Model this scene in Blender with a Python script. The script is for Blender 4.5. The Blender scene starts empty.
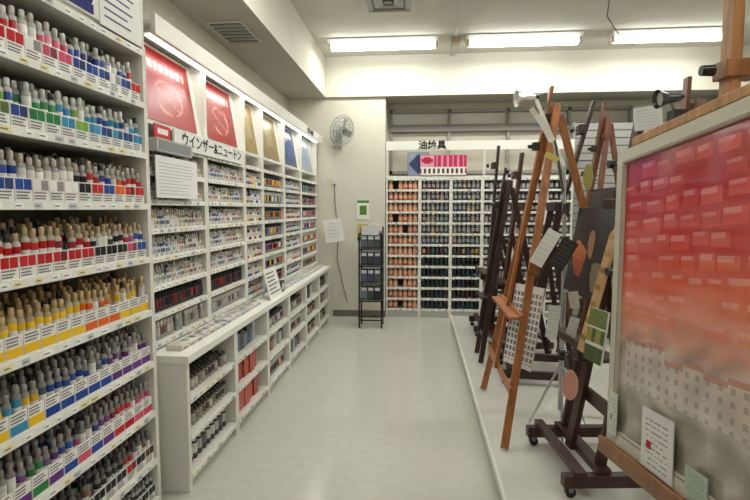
import bpy, math, random
from mathutils import Matrix, Vector
random.seed(7)
R = random.random
def U(a,b): return a+(b-a)*R()
def lin(c):
    o=[]
    for v in c[:3]:
        v=max(0,min(255,v))/255.0
        o.append(v/12.92 if v<=0.04045 else ((v+0.055)/1.055)**2.4)
    return (o[0],o[1],o[2],1.0)
def mixc(a,b,t): return tuple(a[i]*(1-t)+b[i]*t for i in range(3))
def jit(c,s=12):
    d=U(-s,s); return tuple(c[i]+d+U(-s/3,s/3) for i in range(3))

# ------------------------------------------------------------------ materials
M={}
def newmat(name):
    m=bpy.data.materials.new(name); m.use_nodes=True
    b=m.node_tree.nodes['Principled BSDF']; M[name]=m
    return m,m.node_tree,b
def vmat(name,rough,metal=0.0,spec=0.5,noise=0.0):
    m,nt,b=newmat(name)
    a=nt.nodes.new('ShaderNodeAttribute'); a.attribute_name='Col'
    if noise>0:
        tc=nt.nodes.new('ShaderNodeTexCoord'); n=nt.nodes.new('ShaderNodeTexNoise')
        n.inputs['Scale'].default_value=6; n.inputs['Detail'].default_value=4
        nt.links.new(tc.outputs['Object'],n.inputs['Vector'])
        mr=nt.nodes.new('ShaderNodeMapRange'); mr.inputs[3].default_value=1-noise; mr.inputs[4].default_value=1+noise
        nt.links.new(n.outputs['Fac'],mr.inputs[0])
        mx=nt.nodes.new('ShaderNodeVectorMath'); mx.operation='SCALE'
        nt.links.new(a.outputs['Color'],mx.inputs[0]); nt.links.new(mr.outputs[0],mx.inputs['Scale'])
        nt.links.new(mx.outputs[0],b.inputs['Base Color'])
    else:
        nt.links.new(a.outputs['Color'],b.inputs['Base Color'])
    b.inputs['Roughness'].default_value=rough; b.inputs['Metallic'].default_value=metal
    b.inputs['Specular IOR Level'].default_value=spec
vmat('matte',0.6,noise=0.05); vmat('gloss',0.25); vmat('metal',0.3,0.9); vmat('paper',0.8,spec=0.2)
vmat('glasspic',0.08,spec=0.7)
def emat(name,c,s):
    m,nt,b=newmat(name); b.inputs['Base Color'].default_value=(1,1,1,1)
    b.inputs['Emission Color'].default_value=c; b.inputs['Emission Strength'].default_value=s
emat('tube_glow',(1,1,0.96,1),13.0)
emat('strip_glow',(1,0.98,0.92,1),3.0)
m,nt,b=newmat('wood')
a=nt.nodes.new('ShaderNodeAttribute'); a.attribute_name='Col'
tc=nt.nodes.new('ShaderNodeTexCoord'); mp=nt.nodes.new('ShaderNodeMapping'); mp.inputs['Scale'].default_value=(30,30,3)
n=nt.nodes.new('ShaderNodeTexNoise'); n.inputs['Scale'].default_value=1.5; n.inputs['Detail'].default_value=6; n.inputs['Distortion'].default_value=0.6
nt.links.new(tc.outputs['Object'],mp.inputs['Vector']); nt.links.new(mp.outputs[0],n.inputs['Vector'])
mr=nt.nodes.new('ShaderNodeMapRange'); mr.inputs[1].default_value=0.3; mr.inputs[2].default_value=0.7; mr.inputs[3].default_value=0.7; mr.inputs[4].default_value=1.2
nt.links.new(n.outputs['Fac'],mr.inputs[0])
sc=nt.nodes.new('ShaderNodeVectorMath'); sc.operation='SCALE'
nt.links.new(a.outputs['Color'],sc.inputs[0]); nt.links.new(mr.outputs[0],sc.inputs['Scale'])
nt.links.new(sc.outputs[0],b.inputs['Base Color']); b.inputs['Roughness'].default_value=0.38
def wallmat(name,c,rough=0.75,amt=0.05,scale=1.5,bump=0.05):
    m,nt,b=newmat(name)
    tc=nt.nodes.new('ShaderNodeTexCoord'); n=nt.nodes.new('ShaderNodeTexNoise'); n.inputs['Scale'].default_value=scale; n.inputs['Detail'].default_value=5
    nt.links.new(tc.outputs['Object'],n.inputs['Vector'])
    r=nt.nodes.new('ShaderNodeValToRGB'); L=lin(c)
    r.color_ramp.elements[0].position=0.3; r.color_ramp.elements[1].position=0.7
    r.color_ramp.elements[0].color=tuple(x*(1-amt) for x in L[:3])+(1,); r.color_ramp.elements[1].color=tuple(min(1,x*(1+amt)) for x in L[:3])+(1,)
    nt.links.new(n.outputs['Fac'],r.inputs[0]); nt.links.new(r.outputs[0],b.inputs['Base Color'])
    n2=nt.nodes.new('ShaderNodeTexNoise'); n2.inputs['Scale'].default_value=120
    nt.links.new(tc.outputs['Object'],n2.inputs['Vector'])
    bp=nt.nodes.new('ShaderNodeBump'); bp.inputs['Strength'].default_value=bump; bp.inputs['Distance'].default_value=0.01
    nt.links.new(n2.outputs['Fac'],bp.inputs['Height']); nt.links.new(bp.outputs[0],b.inputs['Normal'])
    b.inputs['Roughness'].default_value=rough
wallmat('wall_paint',(208,205,190)); wallmat('ceil_paint',(202,200,188),0.85,0.04,3,0.15)
wallmat('beam_underside',(166,162,149),0.85,0.04,3,0.1)
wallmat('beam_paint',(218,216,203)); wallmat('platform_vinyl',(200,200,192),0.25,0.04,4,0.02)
wallmat('baseboard',(105,100,92),0.5)
m,nt,b=newmat('floor_vinyl')
tc=nt.nodes.new('ShaderNodeTexCoord')
n=nt.nodes.new('ShaderNodeTexNoise'); n.inputs['Scale'].default_value=18; n.inputs['Detail'].default_value=8; n.inputs['Roughness'].default_value=0.6
nt.links.new(tc.outputs['Object'],n.inputs['Vector'])
r=nt.nodes.new('ShaderNodeValToRGB'); r.color_ramp.elements[0].position=0.3; r.color_ramp.elements[1].position=0.75
r.color_ramp.elements[0].color=lin((186,187,176)); r.color_ramp.elements[1].color=lin((196,197,186))
nt.links.new(n.outputs['Fac'],r.inputs[0])
br=nt.nodes.new('ShaderNodeTexBrick'); br.offset=0; br.inputs['Scale'].default_value=1; br.inputs['Brick Width'].default_value=0.45; br.inputs['Row Height'].default_value=0.45
br.inputs['Mortar Size'].default_value=0.0012; br.inputs['Color1'].default_value=(1,1,1,1); br.inputs['Color2'].default_value=(0.985,0.985,0.985,1); br.inputs['Mortar'].default_value=(0.94,0.94,0.94,1)
nt.links.new(tc.outputs['Object'],br.inputs['Vector'])
mx=nt.nodes.new('ShaderNodeVectorMath'); mx.operation='MULTIPLY'
nt.links.new(r.outputs[0],mx.inputs[0]); nt.links.new(br.outputs['Color'],mx.inputs[1]); nt.links.new(mx.outputs[0],b.inputs['Base Color'])
n3=nt.nodes.new('ShaderNodeTexNoise'); n3.inputs['Scale'].default_value=3
nt.links.new(tc.outputs['Object'],n3.inputs['Vector'])
mr=nt.nodes.new('ShaderNodeMapRange'); mr.inputs[3].default_value=0.11; mr.inputs[4].default_value=0.19
nt.links.new(n3.outputs['Fac'],mr.inputs[0]); nt.links.new(mr.outputs[0],b.inputs['Roughness'])

# ------------------------------------------------------------------ mesh builder
class MB:
    def __init__(s,xf=None):
        s.v=[];s.f=[];s.c=[];s.m=[];s.s=[]; s.xf=xf or Matrix.Identity(4)
    def add(s,pts,faces,col,mat='matte',smooth=False):
        b=len(s.v); X=s.xf
        flip = X.to_3x3().determinant()<0
        for p in pts:
            q=X@Vector(p); s.v.append((q.x,q.y,q.z))
        L=lin(col) if not isinstance(col,list) else None
        for i,f in enumerate(faces):
            g=tuple(b+k for k in f)
            if flip: g=g[::-1]
            s.f.append(g); s.c.append(L if L else lin(col[i])); s.m.append(mat); s.s.append(smooth)
    def box(s,x0,x1,y0,y1,z0,z1,col,mat='matte'):
        if x0>x1:x0,x1=x1,x0
        if y0>y1:y0,y1=y1,y0
        if z0>z1:z0,z1=z1,z0
        p=[(x0,y0,z0),(x1,y0,z0),(x1,y1,z0),(x0,y1,z0),(x0,y0,z1),(x1,y0,z1),(x1,y1,z1),(x0,y1,z1)]
        s.add(p,[(0,3,2,1),(4,5,6,7),(0,1,5,4),(1,2,6,5),(2,3,7,6),(3,0,4,7)],col,mat)
    def beam(s,p0,p1,w,d,col,mat='wood',side=(0,1,0)):
        p0=Vector(p0);p1=Vector(p1);z=(p1-p0).normalized(); sd=Vector(side)
        x=(sd-z*sd.dot(z))
        if x.length<1e-4: x=Vector((1,0,0))-z*z.x
        x.normalize(); y=z.cross(x)
        P=[]
        for q in (p0,p1):
            for (a,b) in ((-1,-1),(1,-1),(1,1),(-1,1)):
                P.append(tuple(q+x*a*w/2+y*b*d/2))
        s.add(P,[(0,3,2,1),(4,5,6,7),(0,1,5,4),(1,2,6,5),(2,3,7,6),(3,0,4,7)],col,mat)
    def cyl(s,p0,p1,r0,r1=None,n=10,col=(200,200,200),mat='gloss',caps=True):
        if r1 is None:r1=r0
        p0=Vector(p0);p1=Vector(p1);z=(p1-p0).normalized()
        x=z.orthogonal().normalized(); y=z.cross(x)
        P=[]
        for q,r in((p0,r0),(p1,r1)):
            for i in range(n):
                t=2*math.pi*i/n; P.append(tuple(q+x*r*math.cos(t)+y*r*math.sin(t)))
        s.add(P,[(i,(i+1)%n,n+(i+1)%n,n+i) for i in range(n)],col,mat,True)
        if caps:
            s.add(P[:n],[tuple(range(n))[::-1]],col,mat); s.add(P[n:],[tuple(range(n))],col,mat)
    def lathe(s,base,prof,n,cols,mat='gloss',cap=True):
        P=[];bx,by,bz=base
        for r,z in prof:
            for i in range(n):
                t=2*math.pi*(i+.5)/n; P.append((bx+r*math.cos(t),by+r*math.sin(t),bz+z))
        F=[];C=[]
        for k in range(len(prof)-1):
            for i in range(n):
                F.append((k*n+i,k*n+(i+1)%n,(k+1)*n+(i+1)%n,(k+1)*n+i)); C.append(cols[k])
        s.add(P,F,C,mat,True)
        if cap:
            k=len(prof)-1
            s.add(P[k*n:],[tuple(range(n))],cols[-1],mat)
    def wire(s,pts,r,col,mat='metal',n=6,closed=False):
        k=len(pts)
        for i in range(k if closed else k-1):
            s.cyl(pts[i],pts[(i+1)%k],r,r,n,col,mat,False)
    def ring(s,c,rad,ax,ay,r,col,mat='metal',seg=24):
        c=Vector(c);ax=Vector(ax);ay=Vector(ay)
        s.wire([tuple(c+ax*rad*math.cos(2*math.pi*i/seg)+ay*rad*math.sin(2*math.pi*i/seg)) for i in range(seg)],r,col,mat,5,True)
    def disc(s,c,ax,ay,ra,rb,th,col,mat='gloss',seg=24):
        c=Vector(c);ax=Vector(ax).normalized();ay=Vector(ay).normalized();nz=ax.cross(ay)
        P=[]
        for o in(-th/2,th/2):
            for i in range(seg):
                t=2*math.pi*i/seg;P.append(tuple(c+ax*ra*math.cos(t)+ay*rb*math.sin(t)+nz*o))
        F=[(i,(i+1)%seg,seg+(i+1)%seg,seg+i) for i in range(seg)]+[tuple(range(seg))[::-1],tuple(range(seg,2*seg))]
        s.add(P,F,col,mat)
    def picture(s,o,ax,ay,w,h,nu,nv,fn,mat='paper'):
        o=Vector(o);ax=Vector(ax);ay=Vector(ay);P=[];F=[];C=[]
        for j in range(nv+1):
            for i in range(nu+1):
                P.append(tuple(o+ax*w*i/nu+ay*h*j/nv))
        for j in range(nv):
            for i in range(nu):
                a=j*(nu+1)+i;F.append((a,a+1,a+nu+2,a+nu+1));C.append(fn((i+.5)/nu,(j+.5)/nv))
        s.add(P,F,C,mat)
    def build(s,name,parent=None,bevel=0):
        me=bpy.data.meshes.new(name); me.from_pydata(s.v,[],s.f)
        ms=sorted(set(s.m)); idx={k:i for i,k in enumerate(ms)}
        for k in ms: me.materials.append(M[k])
        me.polygons.foreach_set('material_index',[idx[k] for k in s.m])
        me.polygons.foreach_set('use_smooth',s.s)
        at=me.color_attributes.new('Col','FLOAT_COLOR','CORNER')
        buf=[]
        for f,c in zip(s.f,s.c): buf.extend(c*len(f))
        at.data.foreach_set('color',buf)
        me.update()
        o=bpy.data.objects.new(name,me); bpy.context.scene.collection.objects.link(o)
        if parent: o.parent=parent
        if bevel:
            b=o.modifiers.new('bevel','BEVEL'); b.width=bevel; b.segments=2; b.limit_method='ANGLE'
        return o
def solid(name,x0,x1,y0,y1,z0,z1,mat):
    b=MB(); b.box(x0,x1,y0,y1,z0,z1,(255,255,255),mat); return b.build(name)
def text(parent,body,origin,xd,yd,size,col,name='lettering',ext=0.0008,align='CENTER',off=0.0):
    c=bpy.data.curves.new(name,'FONT'); c.body=body; c.size=size; c.extrude=ext; c.align_x=align; c.align_y='CENTER'; c.offset=off
    key='ink_%d_%d_%d'%tuple(int(q) for q in col)
    if key not in M:
        m,nt,b=newmat(key); b.inputs['Base Color'].default_value=lin(col); b.inputs['Roughness'].default_value=0.8; b.inputs['Specular IOR Level'].default_value=0.1
    c.materials.append(M[key])
    o=bpy.data.objects.new(name,c); bpy.context.scene.collection.objects.link(o)
    x=Vector(xd).normalized();y=Vector(yd).normalized();z=x.cross(y)
    o.matrix_world=Matrix(((x.x,y.x,z.x,origin[0]),(x.y,y.y,z.y,origin[1]),(x.z,y.z,z.z,origin[2]),(0,0,0,1)))
    o.parent=parent
    return o
LEFT=lambda xf: Matrix(((0,1,0,xf),(1,0,0,0),(0,0,1,0),(0,0,0,1)))
BACK=lambda yf: Matrix(((1,0,0,0),(0,-1,0,yf),(0,0,1,0),(0,0,0,1)))
W=(216,214,205)

# ------------------------------------------------------------------ room shell
CZ=3.53; XL=-1.82; XR=4.0; YF=-2.2; YB=7.35
solid('floor',XL-.1,XR+.1,YF-.1,YB+.1,-.1,0,'floor_vinyl')
solid('ceiling',XL-.1,XR+.1,YF-.1,YB+.1,CZ,CZ+.1,'ceil_paint')
solid('wall_left',XL-.1,XL,YF,YB,0,CZ,'wall_paint')
solid('wall_right',XR,XR+.1,YF,YB,0,CZ,'wall_paint')
solid('wall_front',XL-.1,XR+.1,YF-.1,YF,0,CZ,'wall_paint')
b=MB(); wz0,wz1,wx0,wx1=2.0,2.92,-.44,2.9
for q in ((XL,XR,0,wz0),(XL,XR,wz1,CZ),(XL,wx0,wz0,wz1),(wx1,XR,wz0,wz1)):
    b.box(q[0],q[1],YB,YB+.1,q[2],q[3],(255,)*3,'wall_paint')
b.build('wall_back')
b=MB(); g=(146,145,136)
b.box(wx0,wx1,YB-.03,YB+.05,wz1-.05,wz1,g); b.box(wx0,wx1,YB-.03,YB+.05,wz0,wz0+.05,g)
b.box(wx0,wx1,YB-.05,YB+.05,2.60,2.70,(124,122,114))
x=wx0
while x<wx1:
    b.box(x,x+.04,YB-.03,YB+.05,wz0,wz1,g); x+=.83
b.box(wx0,wx1,YB+.03,YB+.04,wz0,wz1,(190,186,170),'gloss')
b.build('window_1')
solid('pillar',XL,-.47,6.85,YB,0,3.0,'wall_paint')
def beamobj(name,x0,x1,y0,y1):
    b=MB(); b.box(x0,x1,y0,y1,3.0,CZ,(255,)*3,'beam_paint'); b.m[0]='beam_underside'; b.build(name)  # bottom face takes a darker tone than the sides
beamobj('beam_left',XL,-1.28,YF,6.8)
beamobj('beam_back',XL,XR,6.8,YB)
solid('baseboard_back',-1.2,-.47,6.835,6.85,0,.09,'baseboard')

# ------------------------------------------------------------------ shelf helpers
def rail(mb,u0,u1,z,hh=.028,d=0.004):
    mb.box(u0,u1,0,d,z-hh,z,(226,226,220))
    u=u0+.03
    while u<u1-.05:
        w=U(.03,.05); mb.box(u,u+w,d,d+.001,z-hh+.004,z-.004,random.choice([(240,240,236),(240,240,236),(190,195,200),(230,220,170)]),'paper')
        mb.box(u+.005,u+w*.7,d+.001,d+.0015,z-hh*.6,z-hh*.45,(110,110,115),'paper'); u+=w+U(.015,.06)
def shelf(mb,u0,u1,depth,z0,z1,zs,t=.02,col=W,sidew=.025,backcol=(150,148,140)):
    mb.box(u0,u1,-depth,-depth+.012,z0,z1,backcol)
    for u in (u0,u1-sidew):
        mb.box(u,u+sidew,-depth,0,z0,z1,col)
    for z in zs:
        mb.box(u0+.002,u1-.002,-depth,-.001,z-t,z,col); rail(mb,u0+sidew,u1-sidew,z)
def tube(mb,u,d,z,h,r,col,cap=(225,225,222),n=8,body=(168,166,160)):
    cr=r*.62
    mb.lathe((u,d,z),[(r*.85,0),(r,h*.1),(r,h*.46),(r,h*.54),(r,h*.70),(r*.98,h*.77),(r*.5,h*.83),(cr,h*.84),(cr,h*.97),(cr*.75,h)],n,
             [body,(222,220,214),(226,224,218),col,body,body,cap,cap,cap],'gloss')
def tube_row(mb,u0,u1,z,pal,pitch=.03,h=.14,r=.0125,rows=3,tray=.075,step=.018,capcol=None,front=-.012,bodyc=(168,166,160),style=0):
    n=int((u1-u0)/(pitch*2)); pt=(u1-u0)/n; seq=[pal[min(len(pal)-1,int(len(pal)*k/n))] if R()<.6 else random.choice(pal) for k in range(n)]
    for k in range(n):
        a=u0+k*pt; c=seq[k]
        if tray>0:
            mb.box(a+.002,a+pt-.002,front-.003,front,z,z+tray,(232,231,226),'gloss')
            if style==0:
                mb.box(a+.005,a+pt*.5-.002,front,front+.0012,z+tray*.50,z+tray*.95,jit(c,8),'paper')
                mb.box(a+pt*.5+.002,a+pt-.005,front,front+.0012,z+tray*.50,z+tray*.95,jit(mixc(c,(60,55,60),.45 if R()<.5 else 0),10),'paper')
                for q in (.36,.22,.1): mb.box(a+.007,a+pt-U(.01,.03),front,front+.001,z+tray*q,z+tray*(q+.06),(120,118,122),'paper')
            else:
                mb.box(a+.004,a+pt-.004,front,front+.0012,z+tray*.08,z+tray*.48,jit(c,8),'paper')
                for q in (.86,.72,.58): mb.box(a+.007,a+pt-U(.01,.03),front,front+.001,z+tray*q,z+tray*(q+.06),(120,118,122),'paper')
        for rr in range(rows):
            dz=step*rr
            for q in range(2):
                if R()<.05: continue
                cc=capcol or random.choice([(205,204,198),(170,168,160),(190,180,155),(220,220,216)])
                cc=jit(cc,14)
                if R()<.10: cc=(40,40,44)
                lc=mixc(c,random.choice(pal),.25 if R()<.3 else 0)
                if R()<.14: lc=(214,212,206)
                tube(mb,a+pt*(q+.5)/2+U(-.003,.003),front-.008-r-rr*r*2.5,z+dz+.001,h*U(.90,1.08),r,jit(lc,18),cc,body=jit(bodyc,10))
        if rows>1 and step>0:
            for rr in range(1,rows):
                d1=front-.006-rr*r*2.5; mb.box(a,a+pt,d1-r*2.5,d1,z,z+step*rr,(200,198,190))
def bottle_row(mb,u0,u1,z,pal,pitch,h,r,rows=1,lid=(225,225,222),front=-.02,labelc=None,body=(70,60,60),n=10):
    k=int((u1-u0)/pitch); p=(u1-u0)/k
    for i in range(k):
        for rr in range(rows):
            if R()<.04: continue
            c=jit(pal[int(R()*len(pal))],14)
            l=labelc or c
            mb.lathe((u0+(i+.5)*p,front-r-rr*2.15*r,z+.001),[(r*.92,0),(r,h*.06),(r,h*.25),(r,h*.62),(r,h*.68),(r*.7,h*.76),(r*.72,h*.78),(r*.7,h)],n,
                     [body,body if labelc is None else c,l,c,body,lid,lid],'gloss')
RED=(185,38,42);PNK=(205,80,110);ORG=(215,100,40);YEL=(228,188,45);GRN=(50,125,72);LGR=(130,175,75);BLU=(42,72,150);CYN=(60,140,180);PUR=(100,55,125);BRN=(110,68,45);BLK=(38,36,40);WHT=(225,224,220);GOLD=(180,140,85);OCH=(178,130,55)

# ------------------------------------------------------------------ near display shelf
NX=-1.3; NY0,NY1=.55,2.33
zs=[2.0,1.765,1.525,1.27,1.01,.755,.505,.26]
b=MB(LEFT(NX))
shelf(b,NY0,NY1,.45,0,2.26,zs+[.06,2.24],sidew=.03)
b.box(NY0,NY1,-.45,-.02,0,.06,(170,170,162))
b.box(NY0,NY1-.01,-.02,.0,2.26,2.62,(220,220,214))
b.box(1.25,1.95,.0,.004,2.27,2.60,(48,54,112),'paper')
b.box(1.99,2.29,.0,.004,2.25,2.60,(230,230,226),'paper')
for k in range(9): b.box(2.02,2.02+U(.12,.24),.004,.005,2.29+k*.032,2.297+k*.032,(90,90,130),'paper')
sh=b.build('paint_tube_display_shelf')
text(sh,'カラー(デュオ)',(NX+.006,1.62,2.36),(0,1,0),(0,0,1),.105,(245,245,250))
text(sh,'DUO',(NX+.006,2.14,2.53),(0,1,0),(0,0,1),.09,(40,50,120))
pals=[[PNK,RED,WHT,BLU,RED,PNK,BLU,WHT],[BLU,CYN,GRN,BLU,GRN,LGR,CYN],[RED,ORG,BRN,BLU,WHT,BLK,RED],[BLU,BLU,BLK,BLU,RED,RED,BLK,PNK],
      [RED,ORG,YEL,YEL,YEL,ORG,YEL],[YEL,LGR,GRN,YEL,CYN,BLU,BLU,PUR],[GRN,GRN,CYN,OCH,PUR,BLU,RED,PNK],[BRN,BLK,OCH,BLU,BRN,BLK,RED,BLU]]
b=MB(LEFT(NX))
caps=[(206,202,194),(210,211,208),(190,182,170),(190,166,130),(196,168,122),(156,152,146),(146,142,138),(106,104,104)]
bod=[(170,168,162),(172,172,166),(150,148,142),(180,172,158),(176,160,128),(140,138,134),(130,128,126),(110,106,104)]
for i,(z,p,c,bo) in enumerate(zip(zs,pals,caps,bod)): tube_row(b,NY0+.05,NY1-.035,z,p,pitch=.038,h=.155,r=.0155,rows=4,tray=.078,step=.010,capcol=c,bodyc=bo,style=(1 if i in(4,5,6) else 0))
tube_row(b,NY0+.05,NY1-.035,.062,[RED,WHT,BLK],rows=3,h=.13,tray=.07,capcol=(120,120,120))
b.build('paint_tubes')

# ------------------------------------------------------------------ upper shelves (mid left)
UX=-1.40; ys=[2.46,3.2,3.93,4.40,5.12,5.86,6.78]
b=MB(LEFT(UX)); D=.38; SD=.07
uz=[.78+.1535*k for k in range(8)]
for i in range(6):
    shelf(b,ys[i],ys[i+1],D,.745,1.95,uz,t=.012,sidew=.03)
    b.add([(ys[i],-.02,1.95),(ys[i+1],-.02,1.95),(ys[i+1],-.02-SD,2.40),(ys[i],-.02-SD,2.40),(ys[i],-D,1.95),(ys[i+1],-D,1.95),(ys[i+1],-D,2.40),(ys[i],-D,2.40)],
          [(0,1,2,3),(4,7,6,5),(0,3,7,4),(1,5,6,2),(3,2,6,7),(0,4,5,1)],(226,225,217))
    b.box(ys[i],ys[i]+.035,-.3,.0,1.95,2.42,(230,229,221))
b.box(ys[-1]-.03,ys[-1],-.3,0,1.95,2.42,(230,229,221))
b.box(ys[0],ys[-1],-D,.06,2.42,2.44,(224,223,215)); b.box(ys[0],ys[-1],.06,.085,2.37,2.47,(228,227,219))
b.box(ys[0]+.05,ys[-1]-.05,-.03,.05,2.395,2.42,(230,230,222)); 
b.box(ys[0]+.07,ys[-1]-.07,-.01,.035,2.385,2.395,(255,255,255),'strip_glow')
b.box(ys[0],ys[0]+.02,-D,0,.745,2.42,(208,206,196))
up=b.build('paint_shelving')
text(up,'油彩画材',(UX+.088,6.0,2.42),(0,1,0),(0,0,1),.085,(20,20,30))
b=MB(LEFT(UX)); b.box(2.75,3.85,.005,.02,1.845,1.955,(226,226,222)); lb=b.build('shelf_name_sign')
text(lb,'ウインザー&ニュートン',(UX+.023,3.32,1.90),(0,1,0),(0,0,1),.092,(30,30,40))
b=MB(LEFT(UX))
b.box(2.55,2.72,.005,.012,1.87,1.95,(180,40,40)); b.box(2.58,2.69,.012,.013,1.90,1.93,(230,220,220)); b.build('price_tag')
sl=Vector((-SD,0,.45)).normalized()
def poster_slope(name,y0,y1,c,kind):
    b=MB(); nrm=Vector((.45,0,SD)).normalized()
    o=Vector((UX-.02,y0,1.955))+sl*.02+nrm*.004
    def fn(u,v):
        d=math.hypot((u-.5)*1.1,(v-.38)*1.2)
        col=c
        if kind=='script':
            if .12<u<.88 and .72<v<.84 and math.sin(u*60)>-.2: col=(236,170,160)
            if abs(d-.28)<.012+.012*math.sin(u*20): col=(220,130,120)
            if abs(math.sin(u*9+v*14))<.10 and d<.28: col=(230,160,150)
        elif kind=='gold':
            col=mixc(c,(130,104,60),abs(math.sin(u*5+v*7))*.5)
            if .3<u<.7 and .3<v<.8: col=mixc(col,(215,205,180),.35)
        else:
            col=mixc(c,(90,130,190),max(0,.6-d))
            if .2<u<.8 and .75<v<.85: col=(225,225,230)
        return col
    b.picture(o,(0,1,0),sl,y1-y0,.41,44,44,fn,'gloss')
    q=o-nrm*.003
    b.add([tuple(q),tuple(q+Vector((0,y1-y0,0))),tuple(q+Vector((0,y1-y0,0))+sl*.41),tuple(q+sl*.41)],[(0,3,2,1)],(220,220,215),'paper')
    b.build(name)
poster_slope('brand_poster',2.52,3.13,(160,20,24),'script')
poster_slope('brand_poster',3.30,3.84,(160,28,30),'script')
poster_slope('brand_poster',4.02,4.34,(160,132,64),'gold')
poster_slope('brand_poster',4.52,5.02,(142,124,70),'gold')
poster_slope('brand_poster',5.24,5.76,(22,44,108),'blue')
poster_slope('brand_poster',5.98,6.6,(165,170,176),'blue')
b=MB(LEFT(UX))
allp=[RED,ORG,YEL,GRN,BLU,PUR,BRN,BLK,WHT,CYN]
for i in range(6):
    for k,z in enumerate(uz[:-1]):
        u0,u1=ys[i]+.04,ys[i+1]-.04
        if i<2:
            if k in(1,):
                bottle_row(b,u0,u1,z,[(60,30,30),(40,45,70),(110,35,35),(150,60,50),(40,40,40)],.034,.10,.015,2,lid=(35,35,38))
            elif k==0:
                bottle_row(b,u0,u1,z,[(165,160,155),(150,158,158),(190,180,170),(120,90,80)],.036,.10,.016,2,lid=(205,200,195),body=(160,162,160))
            else:
                p=[(160,160,168),(80,100,150),(110,124,140),(200,200,204),(190,120,120),(120,145,130),(140,110,90),(215,215,215),(190,160,110)]
                tube_row(b,u0,u1,z,p,pitch=.026,h=.10,r=.0105,rows=3,tray=.045,step=.006)
        else:
            p=random.sample(allp,6)
            if i in (2,4): tube_row(b,u0,u1,z,p,pitch=.03,h=.11,r=.012,rows=2,tray=.055,step=.006,capcol=(170,170,165),style=1)
            else: bottle_row(b,u0,u1,z,p,.04,.11,.018,2,lid=random.choice([(215,215,210),(40,40,45)]),body=(130,125,120))
b.build('paint_tubes')
b=MB(LEFT(UX)); b.box(2.50,2.98,.035,.04,1.56,1.78,(230,230,228),'paper')
for k in range(10): b.box(2.53,2.53+U(.25,.4),.04,.041,1.58+k*.018,1.583+k*.018,(170,170,178),'paper')
b.box(2.52,2.96,.0,.035,1.775,1.78,(190,190,190)); b.build('product_notice')
b=MB(LEFT(UX)); b.box(2.50,2.90,.005,.05,1.80,1.87,(176,178,174)); b.box(2.52,2.88,.05,.052,1.81,1.86,(140,142,145),'paper'); b.build('leaflet_box')  # white box standing in shade; the shade is put into its grey

# ------------------------------------------------------------------ lower cabinets with counter
LX=-1.20; H=.74
ly=[2.44,3.14,3.84,4.5,5.2,5.9,6.55]
b=MB(LEFT(LX)); D=.56
lz=[.09,.30,.50]
for i in range(6):
    shelf(b,ly[i],ly[i+1],D,0,.70,lz,t=.014,sidew=.03,backcol=(130,128,120))
b.box(ly[0],ly[-1],-D,-.03,0,.076,(190,188,180))
b.box(ly[0]-.01,ly[-1]+.01,-D,.015,.70,H,(226,226,218))
b.box(ly[0]-.002,ly[0]+.001,-D,-.002,.0,.70,(218,216,210))
b.build('counter_cabinet')
b=MB(LEFT(LX))
for i in range(6):
    u0,u1=ly[i]+.05,ly[i+1]-.05
    for k,z in enumerate(lz):
        if i==0:
            if k==0: bottle_row(b,u0,u1,z,[(170,170,165),(90,90,90),(190,190,185)],.06,.13,.026,2,lid=(205,205,200),body=(60,60,60),front=-.05)
            else: bottle_row(b,u0,u1,z,[(130,125,115),(85,75,65),(180,175,165)],.045,.085,.02,4,lid=(70,66,62),body=(150,145,135),front=-.04)
        elif i==1 and k in(0,1):
            u=u0
            while u<u1-.1:
                w=.1; hh=U(.11,.17); b.box(u,u+w-.008,-.26,-.03-U(0,.02),z,z+hh,jit((180,62,40),14),'gloss'); u+=w
        elif (i+k)%3==0:
            u=u0
            while u<u1-.08:
                w=U(.05,.09); hh=U(.08,.15); b.box(u,u+w-.004,-.24,-.04-U(0,.03),z,z+hh,jit(random.choice([(200,198,190),(60,60,62),(150,110,70),(170,170,168),(90,110,140)]),12),'gloss'); u+=w
        else:
            bottle_row(b,u0,u1,z,[(150,60,50),(60,70,90),(190,185,170),(70,60,50),(80,100,70)],.05,.11,.022,3,lid=random.choice([(205,205,200),(50,50,50)]),body=(150,145,140),front=-.04)
b.build('paint_jars')
b=MB(LEFT(LX)); 
for k in range(44):
    uu=2.52+k*.09
    if 3.85<uu<4.55: continue
    w=.082; c=random.choice([(214,213,206),(205,204,198),(190,194,198),(214,208,190)])
    b.box(uu,uu+w,-.15,-.06,H,H+U(.02,.035),c,'paper'); b.box(uu+.01,uu+w-.02,-.06,-.059,H+.004,H+.016,jit((150,150,158),30),'paper')
    b.box(uu+.015,uu+w-.02,-.125,-.085,H+.0355,H+.036,jit((170,164,164),35),'paper')
b.build('leaflet_stacks')
b=MB()
o=Vector((LX-.03,4.02,H)); n1=Vector((-.25,0,.97)).normalized()
b.beam(o+Vector((0,.17,0)),o+Vector((0,.17,0))+n1*.26,.34,.008,(228,228,222),'paper')
for k in range(6):
    p=o+n1*(.05+k*.034)+Vector((.007,0,0)); b.beam(p+Vector((0,.03,0)),p+Vector((0,.03+U(.18,.28),0)),.003,.009,(90,88,96),'paper',side=(1,0,0))
b.beam(o+Vector((-.12,.17,0)),o+Vector((-.05,.17,.2)),.03,.006,(210,210,205),'paper')
b.build('counter_price_stand')
b=MB()
b.box(LX-.16,LX-.05,4.42,4.53,H,H+.10,(60,58,55)); b.box(LX-.05,LX-.048,4.43,4.52,H+.02,H+.08,(190,185,170),'paper'); b.build('pencil_box')

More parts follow.
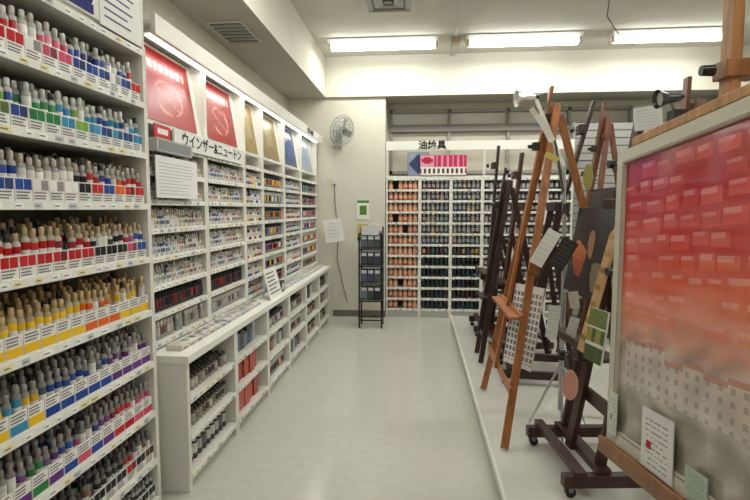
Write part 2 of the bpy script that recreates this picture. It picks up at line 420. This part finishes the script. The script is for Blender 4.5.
# ------------------------------------------------------------------ pillar things
b=MB(); fy=6.58; fc=Vector((-1.02,fy,2.52)); 
fwd=Vector((.75,-.62,-.25)).normalized(); ax=fwd.cross(Vector((0,0,1))).normalized(); ay=ax.cross(fwd)
g=(140,142,142)
for rr,off in ((.20,0),(.17,.035),(.13,.05),(.09,.06),(.05,.065)):
    b.ring(fc+fwd*off,rr,ax,ay,.0035,g); 
for rr,off in ((.17,-.04),(.11,-.06)): b.ring(fc+fwd*off,rr,ax,ay,.0035,g)
for i in range(20):
    t=2*math.pi*i/20; d=ax*math.cos(t)+ay*math.sin(t)
    b.wire([tuple(fc+fwd*.066+d*.03),tuple(fc+fwd*.05+d*.13),tuple(fc+d*.2),tuple(fc-fwd*.06+d*.11),tuple(fc-fwd*.07+d*.04)],.002,g,n=4)
for i in range(4):
    t=math.pi/2*i+.3; d=ax*math.cos(t)+ay*math.sin(t); e=ax*-math.sin(t)+ay*math.cos(t)
    P=[fc+d*.03-e*.02+fwd*.01,fc+d*.16-e*.06+fwd*.02,fc+d*.17+e*.03-fwd*.01,fc+d*.05+e*.03-fwd*.01]
    b.add([tuple(p) for p in P],[(0,1,2,3)],(176,182,182),'gloss')
b.cyl(tuple(fc+fwd*.05),tuple(fc+fwd*.075),.03,.03,12,(110,112,114))
b.cyl(tuple(fc-fwd*.05),tuple(fc-fwd*.15),.05,.04,12,(200,200,194))
b.cyl(tuple(fc-fwd*.10),(-1.12,6.80,2.42),.018,.018,8,(190,190,186)); b.box(-1.18,-1.06,6.78,6.85,2.34,2.50,(200,200,194))
b.build('mounted_fan')
def card(name,x0,x1,z0,z1,fn,y=6.845,nu=10,nv=14):
    b=MB(); b.box(x0,x1,y,y+.004,z0,z1,(225,225,218),'paper'); b.picture((x0+.003,y-.001,z0+.003),(1,0,0),(0,0,1),x1-x0-.006,z1-z0-.006,nu,nv,fn); b.build(name)
txt=lambda c,l:(lambda u,v:(l if (int(v*14)%2==0 and .1<u<.85) else c))
card('paper_notice',-.86,-.69,1.36,1.62,lambda u,v:((90,130,60) if (v<.7 and .2<u<.8 and .2<v) else (226,228,215) if v<.85 else (70,140,70)))
card('paper_notice',-.86,-.70,1.06,1.30,lambda u,v:((195,180,110) if v>.2 else (90,100,60)))
card('paper_notice',-.67,-.56,1.12,1.30,txt((228,228,224),(190,190,192)))
b=MB(); 
b.beam((-1.12,6.60,1.06),(-1.17,6.60,1.36),.25,.004,(232,232,228),'paper',side=(1,0,.15))
for k in range(5): b.beam((-1.22+.0,6.594,1.12+.045*k),(-1.06,6.594,1.14+.045*k),.006,.002,(185,185,190),'paper',side=(0,0,1))
b.build('hanging_price_sheet')
b=MB(); b.wire([(-1.17,6.843,1.86),(-1.165,6.84,1.6),(-1.12,6.84,1.1),(-1.14,6.84,.8),(-1.06,6.84,.45),(-1.0,6.84,.2)],.005,(80,80,80),'matte'); b.box(-1.20,-1.14,6.82,6.85,1.84,1.93,(205,205,200)); b.build('fan_power_cord')

b=MB(); rx0,rx1,ry0,ry1=-.75,-.47,6.18,6.42; k_=(32,32,34)
for x in(rx0,rx1):
    for y in(ry0,ry1): b.box(x-.010,x+.010,y-.010,y+.010,0,1.27 if y==ry1 else 1.2,k_,'gloss')
for z in (.10,.34,.56,.78,.99,1.19):
    for y in (ry0,ry1): b.box(rx0,rx1,y-.008,y+.008,z-.008,z+.008,k_,'gloss')
    for x in(rx0,rx1): b.box(x-.008,x+.008,ry0,ry1,z-.008,z+.008,k_,'gloss')
    for q in range(5): b.box(rx0+.04+q*.045,rx0+.044+q*.045,ry0,ry1,z-.003,z+.003,k_,'gloss')
    b.box(rx0,rx1,ry0-.004,ry0+.002,z+.03,z+.038,k_,'gloss')
rk=b.build('wire_card_rack')
b=MB()
for z in (.35,.57,.79,1.0):
    for c_ in range(3):
        for r_ in range(4):
            x0=rx0+.018+c_*.085; y0=ry0+.02+r_*.05
            b.beam((x0+.038,y0,z),(x0+.038,y0+.03,z+.165),.076,.008,jit((84,88,98),34),'paper',side=(1,0,0))
            b.beam((x0+.038,y0+.014,z+.12),(x0+.038,y0+.02,z+.16),.06,.008,(205,208,210),'paper',side=(1,0,0))
b.build('postcards')
b=MB(); b.beam((-.61,6.165,1.18),(-.61,6.165,1.29),.22,.005,(205,208,208),'paper',side=(1,0,0)); b.build('rack_header_card',)

# ------------------------------------------------------------------ back shelving
BY=6.86; cols=[-.46,.0,.42,.84,1.26,1.68,2.02]
b=MB(BACK(BY)); D=.38
bz=[.12+.1495*k for k in range(13)]
for i in range(6):
    shelf(b,cols[i],cols[i+1],D,0,1.93,bz,t=.012,sidew=.022,backcol=(120,118,112))
b.box(cols[0],cols[-1],-D,-.02,0,.10,(190,190,182))
b.box(cols[0],cols[-1],-.03,.0,2.29,2.41,(222,222,214))
for x in (cols[0],.84,cols[-1]-.03): b.box(x,x+.03,-.03,-.001,1.93,2.31,(205,205,198))
b.box(cols[0],cols[-1],-.02,.004,1.915,1.945,(222,222,215))
bs=b.build('bottle_shelving')
text(bs,'油絵具',(.16,BY-.004,2.35),(1,0,0),(0,0,1),.125,(8,8,10),off=.0025)
b=MB(BACK(BY)); 
b.box(-.17,.12,-.02,-.01,1.95,2.26,(70,80,95),'paper')
b.picture((-.165,-.009,1.955),(1,0,0),(0,0,1),.28,.3,14,14,lambda u,v:mixc((190,198,206),(58,70,100),1 if abs(u-.5)+abs(v-.5)<.45 else .4))
b.build('sale_poster')
b=MB(BACK(BY)); b.box(.0,.62,.006,.012,1.95,2.22,(205,55,105),'paper')
def pk(u,v):
    if v>.45:
        if u<.3 : return (170,45,60) if math.hypot(u-.15,(v-.75))<.14 else (215,150,170)
        return (185,52,92) if int(u*26)%3 else (215,140,165)
    return (70,60,60) if (int(u*30)%3!=1 and .12<v<.36) else (228,224,220)
b.picture((.005,.013,1.955),(1,0,0),(0,0,1),.61,.26,40,12,pk)
b.build('sale_banner')
b=MB(BACK(BY))
for i in range(6):
    for k,z in enumerate(bz[:-1]):
        u0,u1=cols[i]+.03,cols[i+1]-.03
        if i==0: 
            bottle_row(b,u0,u1,z,[(222,140,105),(226,155,120),(212,120,90),(180,85,65)] if k<8 else [(226,170,130),(220,140,100),(205,100,90)],.066,.118,.030,1,lid=(205,165,140),body=(195,135,110),labelc=(225,180,150),n=12)
        elif i<3:
            dk=[(30,35,50),(25,60,60),(60,30,40),(30,30,30),(40,60,90),(45,80,60)] if k<5 else [(110,110,120),(60,80,120),(130,60,60),(70,70,70),(60,110,100),(180,150,90)]
            bottle_row(b,u0,u1,z,dk,.058,.122,.026,1,lid=(190,190,186) if k>5 else (60,60,62),body=(50,48,50),labelc=(160,160,160) if k>5 else None)
        else:
            bottle_row(b,u0,u1,z,[(150,150,150),(170,170,165),(90,90,95),(70,60,60)],.058,.122,.026,1,lid=(70,70,72),body=(80,78,78),labelc=(170,170,170))
b.build('paint_bottles')
b=MB(); 
for k in range(26): b.box(2.06,XR-.01,7.0,7.03,.05+k*.1,.05+k*.1+.088,(150,150,146))
b.box(2.06,XR-.01,7.03,7.06,.05,2.65,(70,70,70)); b.box(2.03,2.06,6.98,7.06,0,2.65,(140,140,136)); b.box(2.06,XR-.01,7.0,7.06,0,.05,(110,110,110))
b.build('slatwall_panel')

# ------------------------------------------------------------------ platform
b=MB(); b.box(.42,2.4,.3,6.55,0,.10,(255,255,255),'platform_vinyl'); b.box(.41,.43,.29,6.56,.06,.105,(205,206,200)); b.build('display_platform',bevel=.003)
PZ=.10

# ------------------------------------------------------------------ easels
DK=(62,34,26); DK2=(48,30,25); TAN=(164,102,54); MID=(108,64,40)
def easel_xf(x,y,yaw): return Matrix.Translation((x,y,PZ))@Matrix.Rotation(math.radians(yaw),4,'Z')
def knob(b,p,c=(28,28,28)):
    p=Vector(p); b.cyl(tuple(p),tuple(p+Vector((0,-.035,0))),.008,.008,6,(150,150,150),'metal'); b.cyl(tuple(p+Vector((0,-.03,0))),tuple(p+Vector((0,-.055,0))),.024,.02,10,c)
def studio_easel(x,y,yaw,Hh=2.0,lean=.35,col=DK,w=.27,tray=.7,name='studio_easel',midlean=.24):
    b=MB(easel_xf(x,y,yaw)); F=-.28;B=.34
    for s in(-1,1):
        b.beam((s*w,F,.085),(s*w,B,.085),.05,.06,col,side=(1,0,0))
        for yy in(F+.04,B-.04):
            b.cyl((s*w-.012,yy,.027),(s*w+.012,yy,.027),.026,.026,12,(30,30,30)); b.box(s*w-.018,s*w+.018,yy-.012,yy+.012,.03,.06,(130,130,130),'metal')
        b.beam((s*(w-.05),-.08,.10),(s*(w-.05),-.08+midlean,1.45),.03,.05,col,side=(1,0,0))
        b.beam((s*(w-.02),B-.06,.11),(s*(w-.06),-.08+midlean*.8,1.15),.025,.04,col,side=(1,0,0))
    b.beam((-w-.04,F+.08,.125),(w+.04,F+.08,.125),.05,.035,col,side=(0,1,0)); b.beam((-w-.02,B-.06,.125),(w+.02,B-.06,.125),.05,.035,col)
    b.beam((-w-.01,-.08,.125),(w+.01,-.08,.125),.07,.035,col)
    for z in (.42,1.42):
        yy=-.08+midlean*(z-.1)/1.35; b.beam((-w+.02,yy-.03,z),(w-.02,yy-.03,z),.025,.07,col)
    m=lambda z:(0,-.13+lean*(z-.15)/(Hh-.15),z)
    b.beam(m(.12),m(Hh),.07,.028,col,side=(1,0,0))
    ty=m(tray)[1]; b.box(-.32,.32,ty-.11,ty-.01,tray-.02,tray,col,'wood'); b.box(-.32,.32,ty-.12,ty-.105,tray-.02,tray+.022,col,'wood'); b.box(-.04,.04,ty-.09,ty-.01,tray-.10,tray-.02,col,'wood')
    tz=Hh-.22; ty2=m(tz)[1]; b.box(-.07,.07,ty2-.06,ty2-.012,tz-.035,tz+.035,col,'wood'); knob(b,(0,ty2-.06,tz))
    knob(b,(0,ty-.12,tray-.06)); knob(b,(w-.05,m(1.1)[1]-.06,1.1))
    return b.build(name,bevel=.003)
studio_easel(.95,2.70,-84,1.85,.30,DK)
studio_easel(.95,4.22,-95,2.25,.55,DK2,w=.25)
studio_easel(.88,5.75,-90,2.1,.12,DK2,w=.26,midlean=.1)
studio_easel(.93,5.08,-84,1.95,.2,DK,w=.24,midlean=.15)
studio_easel(1.75,3.4,-100,1.9,.3,DK2,w=.26)
studio_easel(1.75,5.6,-90,2.0,.25,DK2)

def a_frame(name,fl,fr,ap,rear,col,mat='wood',bar=(.16,.36),w=.045,d=.022):
    b=MB(); fl,fr,ap,rear=map(Vector,(fl,fr,ap,rear)); off=(fr-fl).normalized()
    al=ap-off*.05; ar=ap+off*.05
    b.beam(fl,al,d,w,col,side=tuple(off)); b.beam(fr,ar,d,w,col,side=tuple(off))
    b.beam(rear,ap+Vector((.03,0,-.06)),d,w,col,side=tuple(off))
    out=Vector((0,0,1)).cross(off); 
    if out.x>0: out=-out
    for t in bar+(.92,):
        p,q=fl.lerp(al,t),fr.lerp(ar,t); b.beam(p-off*.04+out*.022,q+off*.04+out*.022,w,.02,col,side=(0,0,1))
    t=bar[1]; p,q=fl.lerp(al,t),fr.lerp(ar,t)
    b.beam(p-off*.03+out*.06,q+off*.03+out*.06,.02,.07,col,side=(0,0,1))
    c0=fl.lerp(fr,.5).lerp(ap,bar[0]); b.beam(c0+out*.045,ap+out*.045+(ap-c0).normalized()*.12,.05,.02,col,side=tuple(off))
    k=c0.lerp(ap,.85)+out*.07; b.beam(k-off*.03,k+off*.03,.05,.04,(40,36,34),side=(0,0,1))
    b.cyl(tuple(k),tuple(k+out*.05),.016,.012,8,(30,30,30))
    return b.build(name,bevel=.002)
a_frame('a_frame_easel',(.50,3.83,PZ+.012),(.50,2.86,PZ+.012),(.86,3.36,2.16),(1.45,3.36,PZ+.02),TAN)
a_frame('a_frame_easel',(1.30,3.05,PZ+.01),(1.30,2.35,PZ+.01),(1.40,2.75,2.05),(1.75,2.7,PZ+.01),MID)
a_frame('a_frame_easel',(.56,4.82,PZ+.01),(.56,4.50,PZ+.01),(.80,4.66,1.75),(1.2,4.66,PZ+.015),DK2)
a_frame('a_frame_easel',(1.35,4.9,PZ+.01),(1.35,4.3,PZ+.01),(1.62,4.6,2.3),(2.0,4.6,PZ+.015),MID)

# near display easel holding the framed poster
b=MB()
b.beam((.87,1.53,PZ+.08),(.87,1.53,2.45),.055,.03,(172,122,76),side=(0,1,0))
b.beam((.925,1.49,1.2),(.925,1.49,2.6),.035,.025,(110,70,50),side=(0,1,0))
b.beam((.84,1.53,1.89),(.94,1.53,1.89),.07,.05,(150,98,56),side=(0,1,0))
b.cyl((.825,1.53,1.89),(.79,1.53,1.89),.016,.014,12,(24,24,24))
for y in(1.1,1.95):
    b.beam((.60,y,PZ+.06),(1.25,y,PZ+.06),.06,.06,(100,60,40),side=(0,1,0))
    for x in(.66,1.18): b.cyl((x,y-.012,PZ+.027),(x,y+.012,PZ+.027),.026,.026,12,(30,30,30))
b.beam((.90,1.05,PZ+.115),(.90,2.0,PZ+.115),.07,.05,(110,66,42),side=(1,0,0)); b.beam((1.2,1.05,PZ+.115),(1.2,2.0,PZ+.115),.05,.05,(110,66,42),side=(1,0,0))
b.beam((1.18,1.52,PZ+.13),(.90,1.51,1.6),.05,.03,(110,66,42),side=(0,1,0))
fdir=Vector((.086,-1,.1)).normalized(); upv=Vector((.04,.1,1)); upv=(upv-fdir*upv.dot(fdir)).normalized(); nr=fdir.cross(upv)
FO=Vector((.75,1.96,.61)); FW,FH=.98,1.115
def P(u,v,n=0): return FO+fdir*u+upv*v+nr*n
b.beam(P(-.02,-.03,-.01),P(FW+.02,-.03,-.01),.055,.10,(140,92,54),side=tuple(upv))
b.beam(P(-.02,-.012,.035),P(FW+.02,-.012,.035),.03,.012,(140,92,54),side=tuple(upv))
b.beam(P(.10,FH+.020,-.01),P(FW+.02,FH+.020,-.01),.032,.05,(182,136,84),side=tuple(upv))
b.build('display_easel',bevel=.003)
b=MB(); fr=(202,197,180); t=.05
for (u0,u1,v0,v1) in ((0,FW,0,t),(0,FW,FH-t,FH),(0,t,t,FH-t),(FW-t,FW,t,FH-t)):
    pts=[P(u0,v0,-.02),P(u1,v0,-.02),P(u1,v1,-.02),P(u0,v1,-.02),P(u0,v0,.018),P(u1,v0,.018),P(u1,v1,.018),P(u0,v1,.018)]
    b.add([tuple(p) for p in pts],[(0,3,2,1),(4,5,6,7),(0,1,5,4),(1,2,6,5),(2,3,7,6),(3,0,4,7)],fr,'gloss')
for (u0,u1,v0,v1) in ((t-.008,FW-t+.008,t-.008,t),(t-.008,FW-t+.008,FH-t,FH-t+.008),(t-.008,t,t,FH-t),(FW-t,FW-t+.008,t,FH-t)):
    b.add([tuple(P(u0,v0,.0185)),tuple(P(u1,v0,.0185)),tuple(P(u1,v1,.0185)),tuple(P(u0,v1,.0185))],[(0,1,2,3)],(150,142,124),'gloss')
def hsh(i,j): return (math.sin(i*12.9898+j*78.233)*43758.5453)%1
rs=random.Random(11); reflected_cards=[]  # tinted rectangles: reflections in the poster glass, painted into the picture
for row in range(10):
    y=.03+row*.064; x=-.02+rs.uniform(0,.06)
    while x<1:
        w_=rs.uniform(.07,.13)
        if rs.random()<.8: reflected_cards.append((x,x+w_,y+rs.uniform(-.006,.006),y+rs.uniform(.036,.052),rs.random(),rs.random()))
        x+=w_+rs.uniform(.008,.03)
def sm(x): x=max(0,min(1,x)); return x*x*(3-2*x)
def fp(u,v):
    w=1-v
    base=[(0,(170,48,70)),(.16,(190,54,68)),(.34,(204,66,62)),(.46,(222,106,74)),(.58,(222,152,130)),(.68,(200,172,160)),(.82,(176,166,152)),(1,(150,142,130))]
    for (a,ca),(b_,cb) in zip(base,base[1:]):
        if a<=w<=b_: c=mixc(ca,cb,(w-a)/(b_-a)); break
    for (x0,x1,y0,y1,h1,h2) in reflected_cards:
        if x0<u<x1 and y0<w<y1:
            f=1 if w<.48 else max(0,1-(w-.48)/.2)
            tint=mixc(mixc((222,104,134),(236,128,80),min(1,w/.45)),(224,76,66),h2*.6)
            c=mixc(c,tint,(.3+.45*h1)*f)
            if w<y0+(y1-y0)*.35 and u<x0+(x1-x0)*.75: c=mixc(c,(240,204,204),.38*f)
            break
    if w<.6: c=mixc(c,(240,160,150),.10*max(0,math.sin((w*26)+u*3)))  # faint pale bands, glass reflection painted into the colour
    if w>.52:
        k=sm((w-.52)/.18)
        nz=math.sin(u*23+math.sin(w*19)*2.2)*math.cos(w*31+math.sin(u*11)*1.7)
        if nz>.0: c=mixc(c,(222,214,204),k*.5*nz)
        else: c=mixc(c,(122,118,104),k*.45*-nz)
        # town: stepped pale facades with roofs and windows
        hx=int(u*9); top=.62+.07*hsh(hx,3); fu=(u*9)%1
        if .05<u<.8 and top<w<.82:
            c=mixc(c,(224,216,206),.45*k)
            if w<top+.018: c=mixc(c,(176,104,84),.5)
            if .25<(fu*2)%1<.6 and ((w*26)%1)<.45: c=mixc(c,(132,124,118),.45)
        if w>.84: c=mixc(c,(112,118,90),.3*sm(hsh(int(u*12),int(w*18))))
    return jit(c,2.5)
b.picture(P(t,t,.004),fdir,upv,FW-2*t,FH-2*t,150,170,fp,'glasspic')
b.add([tuple(P(t,t,-.012)),tuple(P(FW-t,t,-.012)),tuple(P(FW-t,FH-t,-.012)),tuple(P(t,FH-t,-.012))],[(0,3,2,1)],(150,120,90),'paper')
b.build('framed_poster')
def pcard(name,u0,u1,v0,v1,c,l,acc=None):
    b=MB(); 
    b.picture(P(u0,v0,.0225),fdir,upv,u1-u0,v1-v0,24,44,lambda u,v:(acc if (acc and .15<u<.35 and .35<v<.47) else (l if int(v*44)%4==0 and .12<u<.85 and .08<v<.92 and hsh(int(u*24),int(v*44))>.25 else c)))
    b.add([tuple(P(u0,v0,.0195)),tuple(P(u1,v0,.0195)),tuple(P(u1,v1,.0195)),tuple(P(u0,v1,.0195))],[(0,3,2,1)],c,'paper')
    b.build(name)
pcard('price_card',.025,.085,.03,.19,(208,210,200),(140,155,130),(70,120,70))
pcard('price_card',.26,.44,.005,.20,(222,222,220),(140,132,140),(180,50,70))
pcard('price_card',.50,.60,.01,.10,(175,188,172),(110,140,110))

# colour chart on tan easel
b=MB(); cx=Vector((.5,-.86,0)).normalized(); cu=Vector((.15,.09,.98)); cu=(cu-cx*cu.dot(cx)).normalized(); nn=cx.cross(cu)
o=Vector((.56,3.30,.50))
def cc(u,v):
    fu,fv=(u*8)%1,(v*13)%1
    if v>.92 or v<.05: return (226,226,222)
    return (226,226,222) if (math.hypot(fu-.5,fv-.5)>.36) else mixc((110,110,122),(165,140,130),hsh(int(u*8),int(v*13)))
b.picture(o+nn*.006,cx,cu,.26,.52,48,78,cc)
b.beam(o+cx*.13,o+cx*.13+cu*.52,.26,.006,(205,205,200),'paper',side=tuple(cx)); b.build('colour_chart_board')
# dark canvas with muted palette painting
b=MB(); o=Vector((.86,3.02,1.03)); cu=Vector((.16,.0,.98)).normalized(); cx=Vector((.1,-1,0)).normalized(); cx=(cx-cu*cx.dot(cu)).normalized(); nn=cx.cross(cu)
def pal(u,v):
    n_=.12*math.sin(u*17+v*9)
    c=(34,31,32)
    if math.hypot((u-.28)/1.1,(v-.42)*1.0)<.19+n_*.3: c=mixc((150,66,40),(190,120,70),max(0,min(1,(v-.3)*3)))
    if math.hypot((u-.55)/.8,(v-.62)/1.4)<.10+n_*.3: c=(150,110,80)
    if math.hypot(u-.8,(v-.3)/1.5)<.11+n_*.3: c=(120,104,88)
    return jit(c,4)
b.picture(o+nn*.012,cx,cu,.46,.48,44,44,pal,'gloss'); b.beam(o+cx*.23,o+cx*.23+cu*.48,.46,.02,(60,52,46),'paper',side=tuple(cx)); b.build('painted_canvas')
for (x,y,w,h,z,c) in ((1.20,2.60,.5,.75,.80,(30,27,27)),(1.28,3.85,.5,.7,.95,(46,40,37))):
    b=MB(); b.beam((x,y,z),(x+.08,y,z+h),w,.02,c,'matte',side=(0,1,0)); b.beam((x-.014,y,z+.02),(x+.066,y,z+h-.02),w-.05,.006,tuple(q+10 for q in c),'gloss',side=(0,1,0)); b.build('black_canvas_board')
b=MB(); b.beam((.80,2.50,.80),(1.02,2.57,1.62),.09,.014,(182,146,100),side=(0,1,0))
for k in range(9): 
    p=Vector((.80,2.50,.80)).lerp(Vector((1.02,2.57,1.62)),.08+.1*k); b.beam(p+Vector((-.009,-.03,0)),p+Vector((-.009,.03,0)),.035,.002,jit((160,128,86),18),'paper',side=(0,0,1))
b.build('wood_sample_board')
b=MB(); o=Vector((.80,2.46,.78)); cx=Vector((.25,-1,0)).normalized(); cu=Vector((.12,.03,.98)).normalized(); nn=cx.cross(cu)
def land(u,v):
    if v>.68: return jit((106,120,60),10)
    if v>.62: return (205,205,195)
    if v>.35: return jit((146,138,66) if math.sin(u*12)>-.2 else (80,100,52),10)
    if v>.3: return (205,205,195)
    return jit((80,92,52),10)
b.picture(o+nn*.006,cx,cu,.14,.25,20,30,land,'gloss'); b.beam(o+cx*.07,o+cx*.07+cu*.25,.14,.01,(200,200,190),'paper',side=tuple(cx)); b.build('landscape_print')

b=MB(); sx,sy=.88,3.12; s_=(200,202,206)
for t in(0,120,240):
    a=math.radians(t+20); b.cyl((sx+.2*math.cos(a),sy+.2*math.sin(a),PZ+.012),(sx,sy,PZ+.45),.008,.008,8,s_,'metal')
b.cyl((sx,sy,PZ+.15),(sx,sy,1.2),.016,.016,12,s_,'metal'); b.cyl((sx,sy,1.2),(sx-.02,sy,1.75),.011,.011,12,s_,'metal')
for z in(.6,1.2,1.5): b.cyl((sx,sy,z-.03),(sx,sy,z+.03),.022,.022,10,(60,60,64))
b.beam((sx-.02,sy+.0,1.75),(sx-.16,sy+.15,2.18),.02,.02,(205,202,190),'gloss'); 
b.beam((sx-.02,sy,1.6),(sx-.12,sy-.15,1.9),.014,.014,(190,190,190),'metal')
b.build('sketching_stand')
def tag(name,c,ax,ay,ra,rb,col,mat='gloss',stem=None):
    b=MB(); c=Vector(c); ax=Vector(ax).normalized(); ay=Vector(ay).normalized(); n=ax.cross(ay)
    sg=1 if n.y<0 else -1
    b.disc(c,ax,ay,ra,rb,.004,mixc(col,(200,190,170),.5),mat); b.disc(c+n*.003*sg,ax,ay,ra*.9,rb*.93,.002,col,mat)
    if stem: b.cyl(tuple(c),tuple(Vector(stem)),.004,.004,6,(70,70,70))
    b.build(name)
def at(u,v,Y):
    a=(u-375)/500; q=(250-v)/500
    d=Vector((-.0886,.9926,-.0819))+Vector((.996,.0889,0))*a+Vector((-.00728,.0816,.9966))*q
    return Vector((0,0,1.5))+d*(Y/d.y)
tag('sample_paddle',at(570,385,2.35),(.9,-.4,0),(0,0,1),.036,.073,(200,142,130),stem=at(576,385,2.5))
tag('sample_paddle',at(588,177,2.55),(.9,-.4,0),(0,0,1),.023,.064,(156,148,84),stem=at(597,180,2.75))
tag('sample_paddle',at(612,392,2.3),(.9,-.4,0),(0,0,1),.018,.06,(170,116,60),stem=at(618,392,2.4))
def note(name,u,v,Y,w,h,rot,c,l):
    b=MB(); c0=at(u,v,Y); a=math.radians(rot); r=Vector((.95,-.3,0)).normalized(); z=Vector((0,0,1)); ax=r*math.cos(a)+z*math.sin(a); ay=-r*math.sin(a)+z*math.cos(a)
    n=ax.cross(ay); o=c0-ax*w/2-ay*h/2
    b.beam(c0-ay*h/2-n*.003,c0+ay*h/2-n*.003,w,.003,c,'paper',side=tuple(ax))
    b.picture(o+n*.0005,ax,ay,w,h,16,30,lambda u,v:l if (int(v*30)%4==1 and .12<u<.85 and .1<v<.9) else c); b.build(name)
note('sample_card',545,248,2.8,.075,.21,-28,(228,227,220),(210,211,205))
note('sample_card',563,254,2.75,.085,.17,-28,(58,54,50),(84,78,72))
note('sample_card',535,268,3.0,.06,.10,-20,(130,82,48),(150,106,76))
note('sample_card',545,128,2.9,.035,.17,28,(228,228,222),(215,215,212))
note('sample_card',552,157,2.9,.032,.08,60,(205,195,100),(190,180,84))
note('sample_card',538,118,2.95,.03,.14,34,(220,214,190),(205,200,176))
note('sample_card',553,322,2.75,.06,.18,-6,(206,208,202),(188,190,186))
note('sample_card',572,330,2.75,.05,.14,-12,(214,212,204),(190,190,190))
note('sample_card',574,300,2.75,.05,.09,8,(196,190,176),(170,162,150))
note('sample_card',648,118,2.1,.10,.09,5,(214,216,214),(190,194,194))
note('sample_card',618,365,2.4,.05,.11,-6,(90,110,60),(130,140,80))
def clamp_lamp(name,c,dirv,arm,col,base,s=1.0):
    b=MB(); c=Vector(c); d=Vector(dirv).normalized()
    b.cyl(tuple(c-d*.05*s),tuple(c+d*.02*s),.022*s,.03*s,14,col,'metal'); b.cyl(tuple(c+d*.02*s),tuple(c+d*.07*s),.032*s,.052*s,14,col,'metal',False); b.cyl(tuple(c-d*.075*s),tuple(c-d*.05*s),.012*s,.02*s,12,(40,40,40))
    b.cyl(tuple(c+d*.05*s),tuple(c+d*.052*s),.036*s,.036*s,14,(190,190,180))
    b.wire([tuple(c),tuple(Vector(arm)),tuple(Vector(base))],.006,(150,150,152),'metal',8)
    b.box(base[0]-.02,base[0]+.02,base[1]-.025,base[1]+.025,base[2]-.03,base[2]+.02,(40,40,42))
    b.build(name)
c=at(527,98,3.3); clamp_lamp('clamp_lamp',c,(-1,-.2,-.1),c+Vector((.12,0,.03)),(215,215,216),c+Vector((.13,.03,-.12)),1.0)
c=at(670,98,1.75); clamp_lamp('clamp_lamp',c,(-1,-.1,-.1),c+Vector((.03,.02,-.05)),(90,90,94),tuple(P(.32,FH+.055,-.02)),.6)

# ------------------------------------------------------------------ ceiling fixtures
def fixture(name,x0,x1,y):
    b=MB(); z=CZ
    b.box(x0,x1,y-.06,y+.06,z-.045,z,(230,230,222)); 
    b.add([(x0,y-.06,z-.045),(x1,y-.06,z-.045),(x1,y-.13,z-.01),(x0,y-.13,z-.01)],[(0,1,2,3)],(230,230,222)); b.add([(x0,y+.06,z-.045),(x1,y+.06,z-.045),(x1,y+.13,z-.01),(x0,y+.13,z-.01)],[(3,2,1,0)],(230,230,222))
    for s in(-.035,.035):
        b.cyl((x0+.04,y+s,z-.085),(x1-.04,y+s,z-.085),.022,.022,12,(255,255,255),'tube_glow')
        for x in(x0+.01,x1-.04): b.box(x,x+.03,y+s-.024,y+s+.024,z-.115,z-.04,(205,198,180))
    b.build(name)
    L=bpy.data.lights.new('fluorescent_light','AREA'); L.shape='RECTANGLE'; L.size=x1-x0-.1; L.size_y=.12; L.energy=LP; L.color=(1.0,.985,.91)
    o=bpy.data.objects.new('fluorescent_light',L); o.location=((x0+x1)/2,y,z-.12); bpy.context.scene.collection.objects.link(o)
for y,LP in ((6.2,15),(3.3,16),(.4,9.5)):
    for x in (-1.12,.53,2.18): fixture('fluorescent_fixture',x,x+1.33,y)
b=MB(); vx,vy=-.32,5.05
b.box(vx-.26,vx+.26,vy-.26,vy+.26,CZ-.02,CZ,(205,205,198))
for k in range(4):
    q=.22-.055*k; 
    for (a0,a1,c0,c1) in ((-q,q,-q,-q+.018),(-q,q,q-.018,q),(-q,-q+.018,-q,q),(q-.018,q,-q,q)): b.box(vx+a0,vx+a1,vy+c0,vy+c1,CZ-.035,CZ-.02,(110,110,108) if k%2 else (185,185,180))
b.build('air_vent')
b=MB(); b.box(.40,.43,3.6,6.05,CZ-.03,CZ,(200,198,186)); b.box(.36,.46,6.12,6.28,CZ-.07,CZ,(180,168,140)); b.box(.38,.44,6.3,6.8,CZ-.03,CZ,(200,198,186)); b.build('ceiling_conduit')
b=MB(); b.wire([(1.75,5.0,CZ-.01),(1.9,5.5,CZ-.06),(2.15,5.9,CZ-.09),(2.6,6.6,CZ-.02)],.006,(70,70,70),'matte'); b.build('ceiling_cable')
b=MB(); b.box(-1.72,-1.42,4.0,4.5,2.985,3.0,(190,190,182)); 
for k in range(6): b.box(-1.70,-1.44,4.03+k*.08,4.07+k*.08,2.975,2.985,(120,120,115))
b.build('air_vent')
L=bpy.data.lights.new('shelf_strip_light','AREA'); L.shape='RECTANGLE'; L.size=.06; L.size_y=4.1; L.energy=5; L.color=(1,.97,.9)
o=bpy.data.objects.new('shelf_strip_light',L); o.location=(UX+.02,4.62,2.38); bpy.context.scene.collection.objects.link(o)

# ------------------------------------------------------------------ world, camera
w=bpy.data.worlds.new('world'); bpy.context.scene.world=w; w.use_nodes=True
w.node_tree.nodes['Background'].inputs[0].default_value=(.8,.85,.9,1); w.node_tree.nodes['Background'].inputs[1].default_value=.4
cam=bpy.data.cameras.new('camera'); cam.lens=24; cam.sensor_width=36; cam.clip_start=.05
co=bpy.data.objects.new('camera',cam); co.location=(0,0,1.5)
co.rotation_euler=(math.radians(90-4.7),0,math.radians(5.1)); bpy.context.scene.collection.objects.link(co)
bpy.context.scene.camera=co
bpy.context.scene.view_settings.view_transform='Standard'
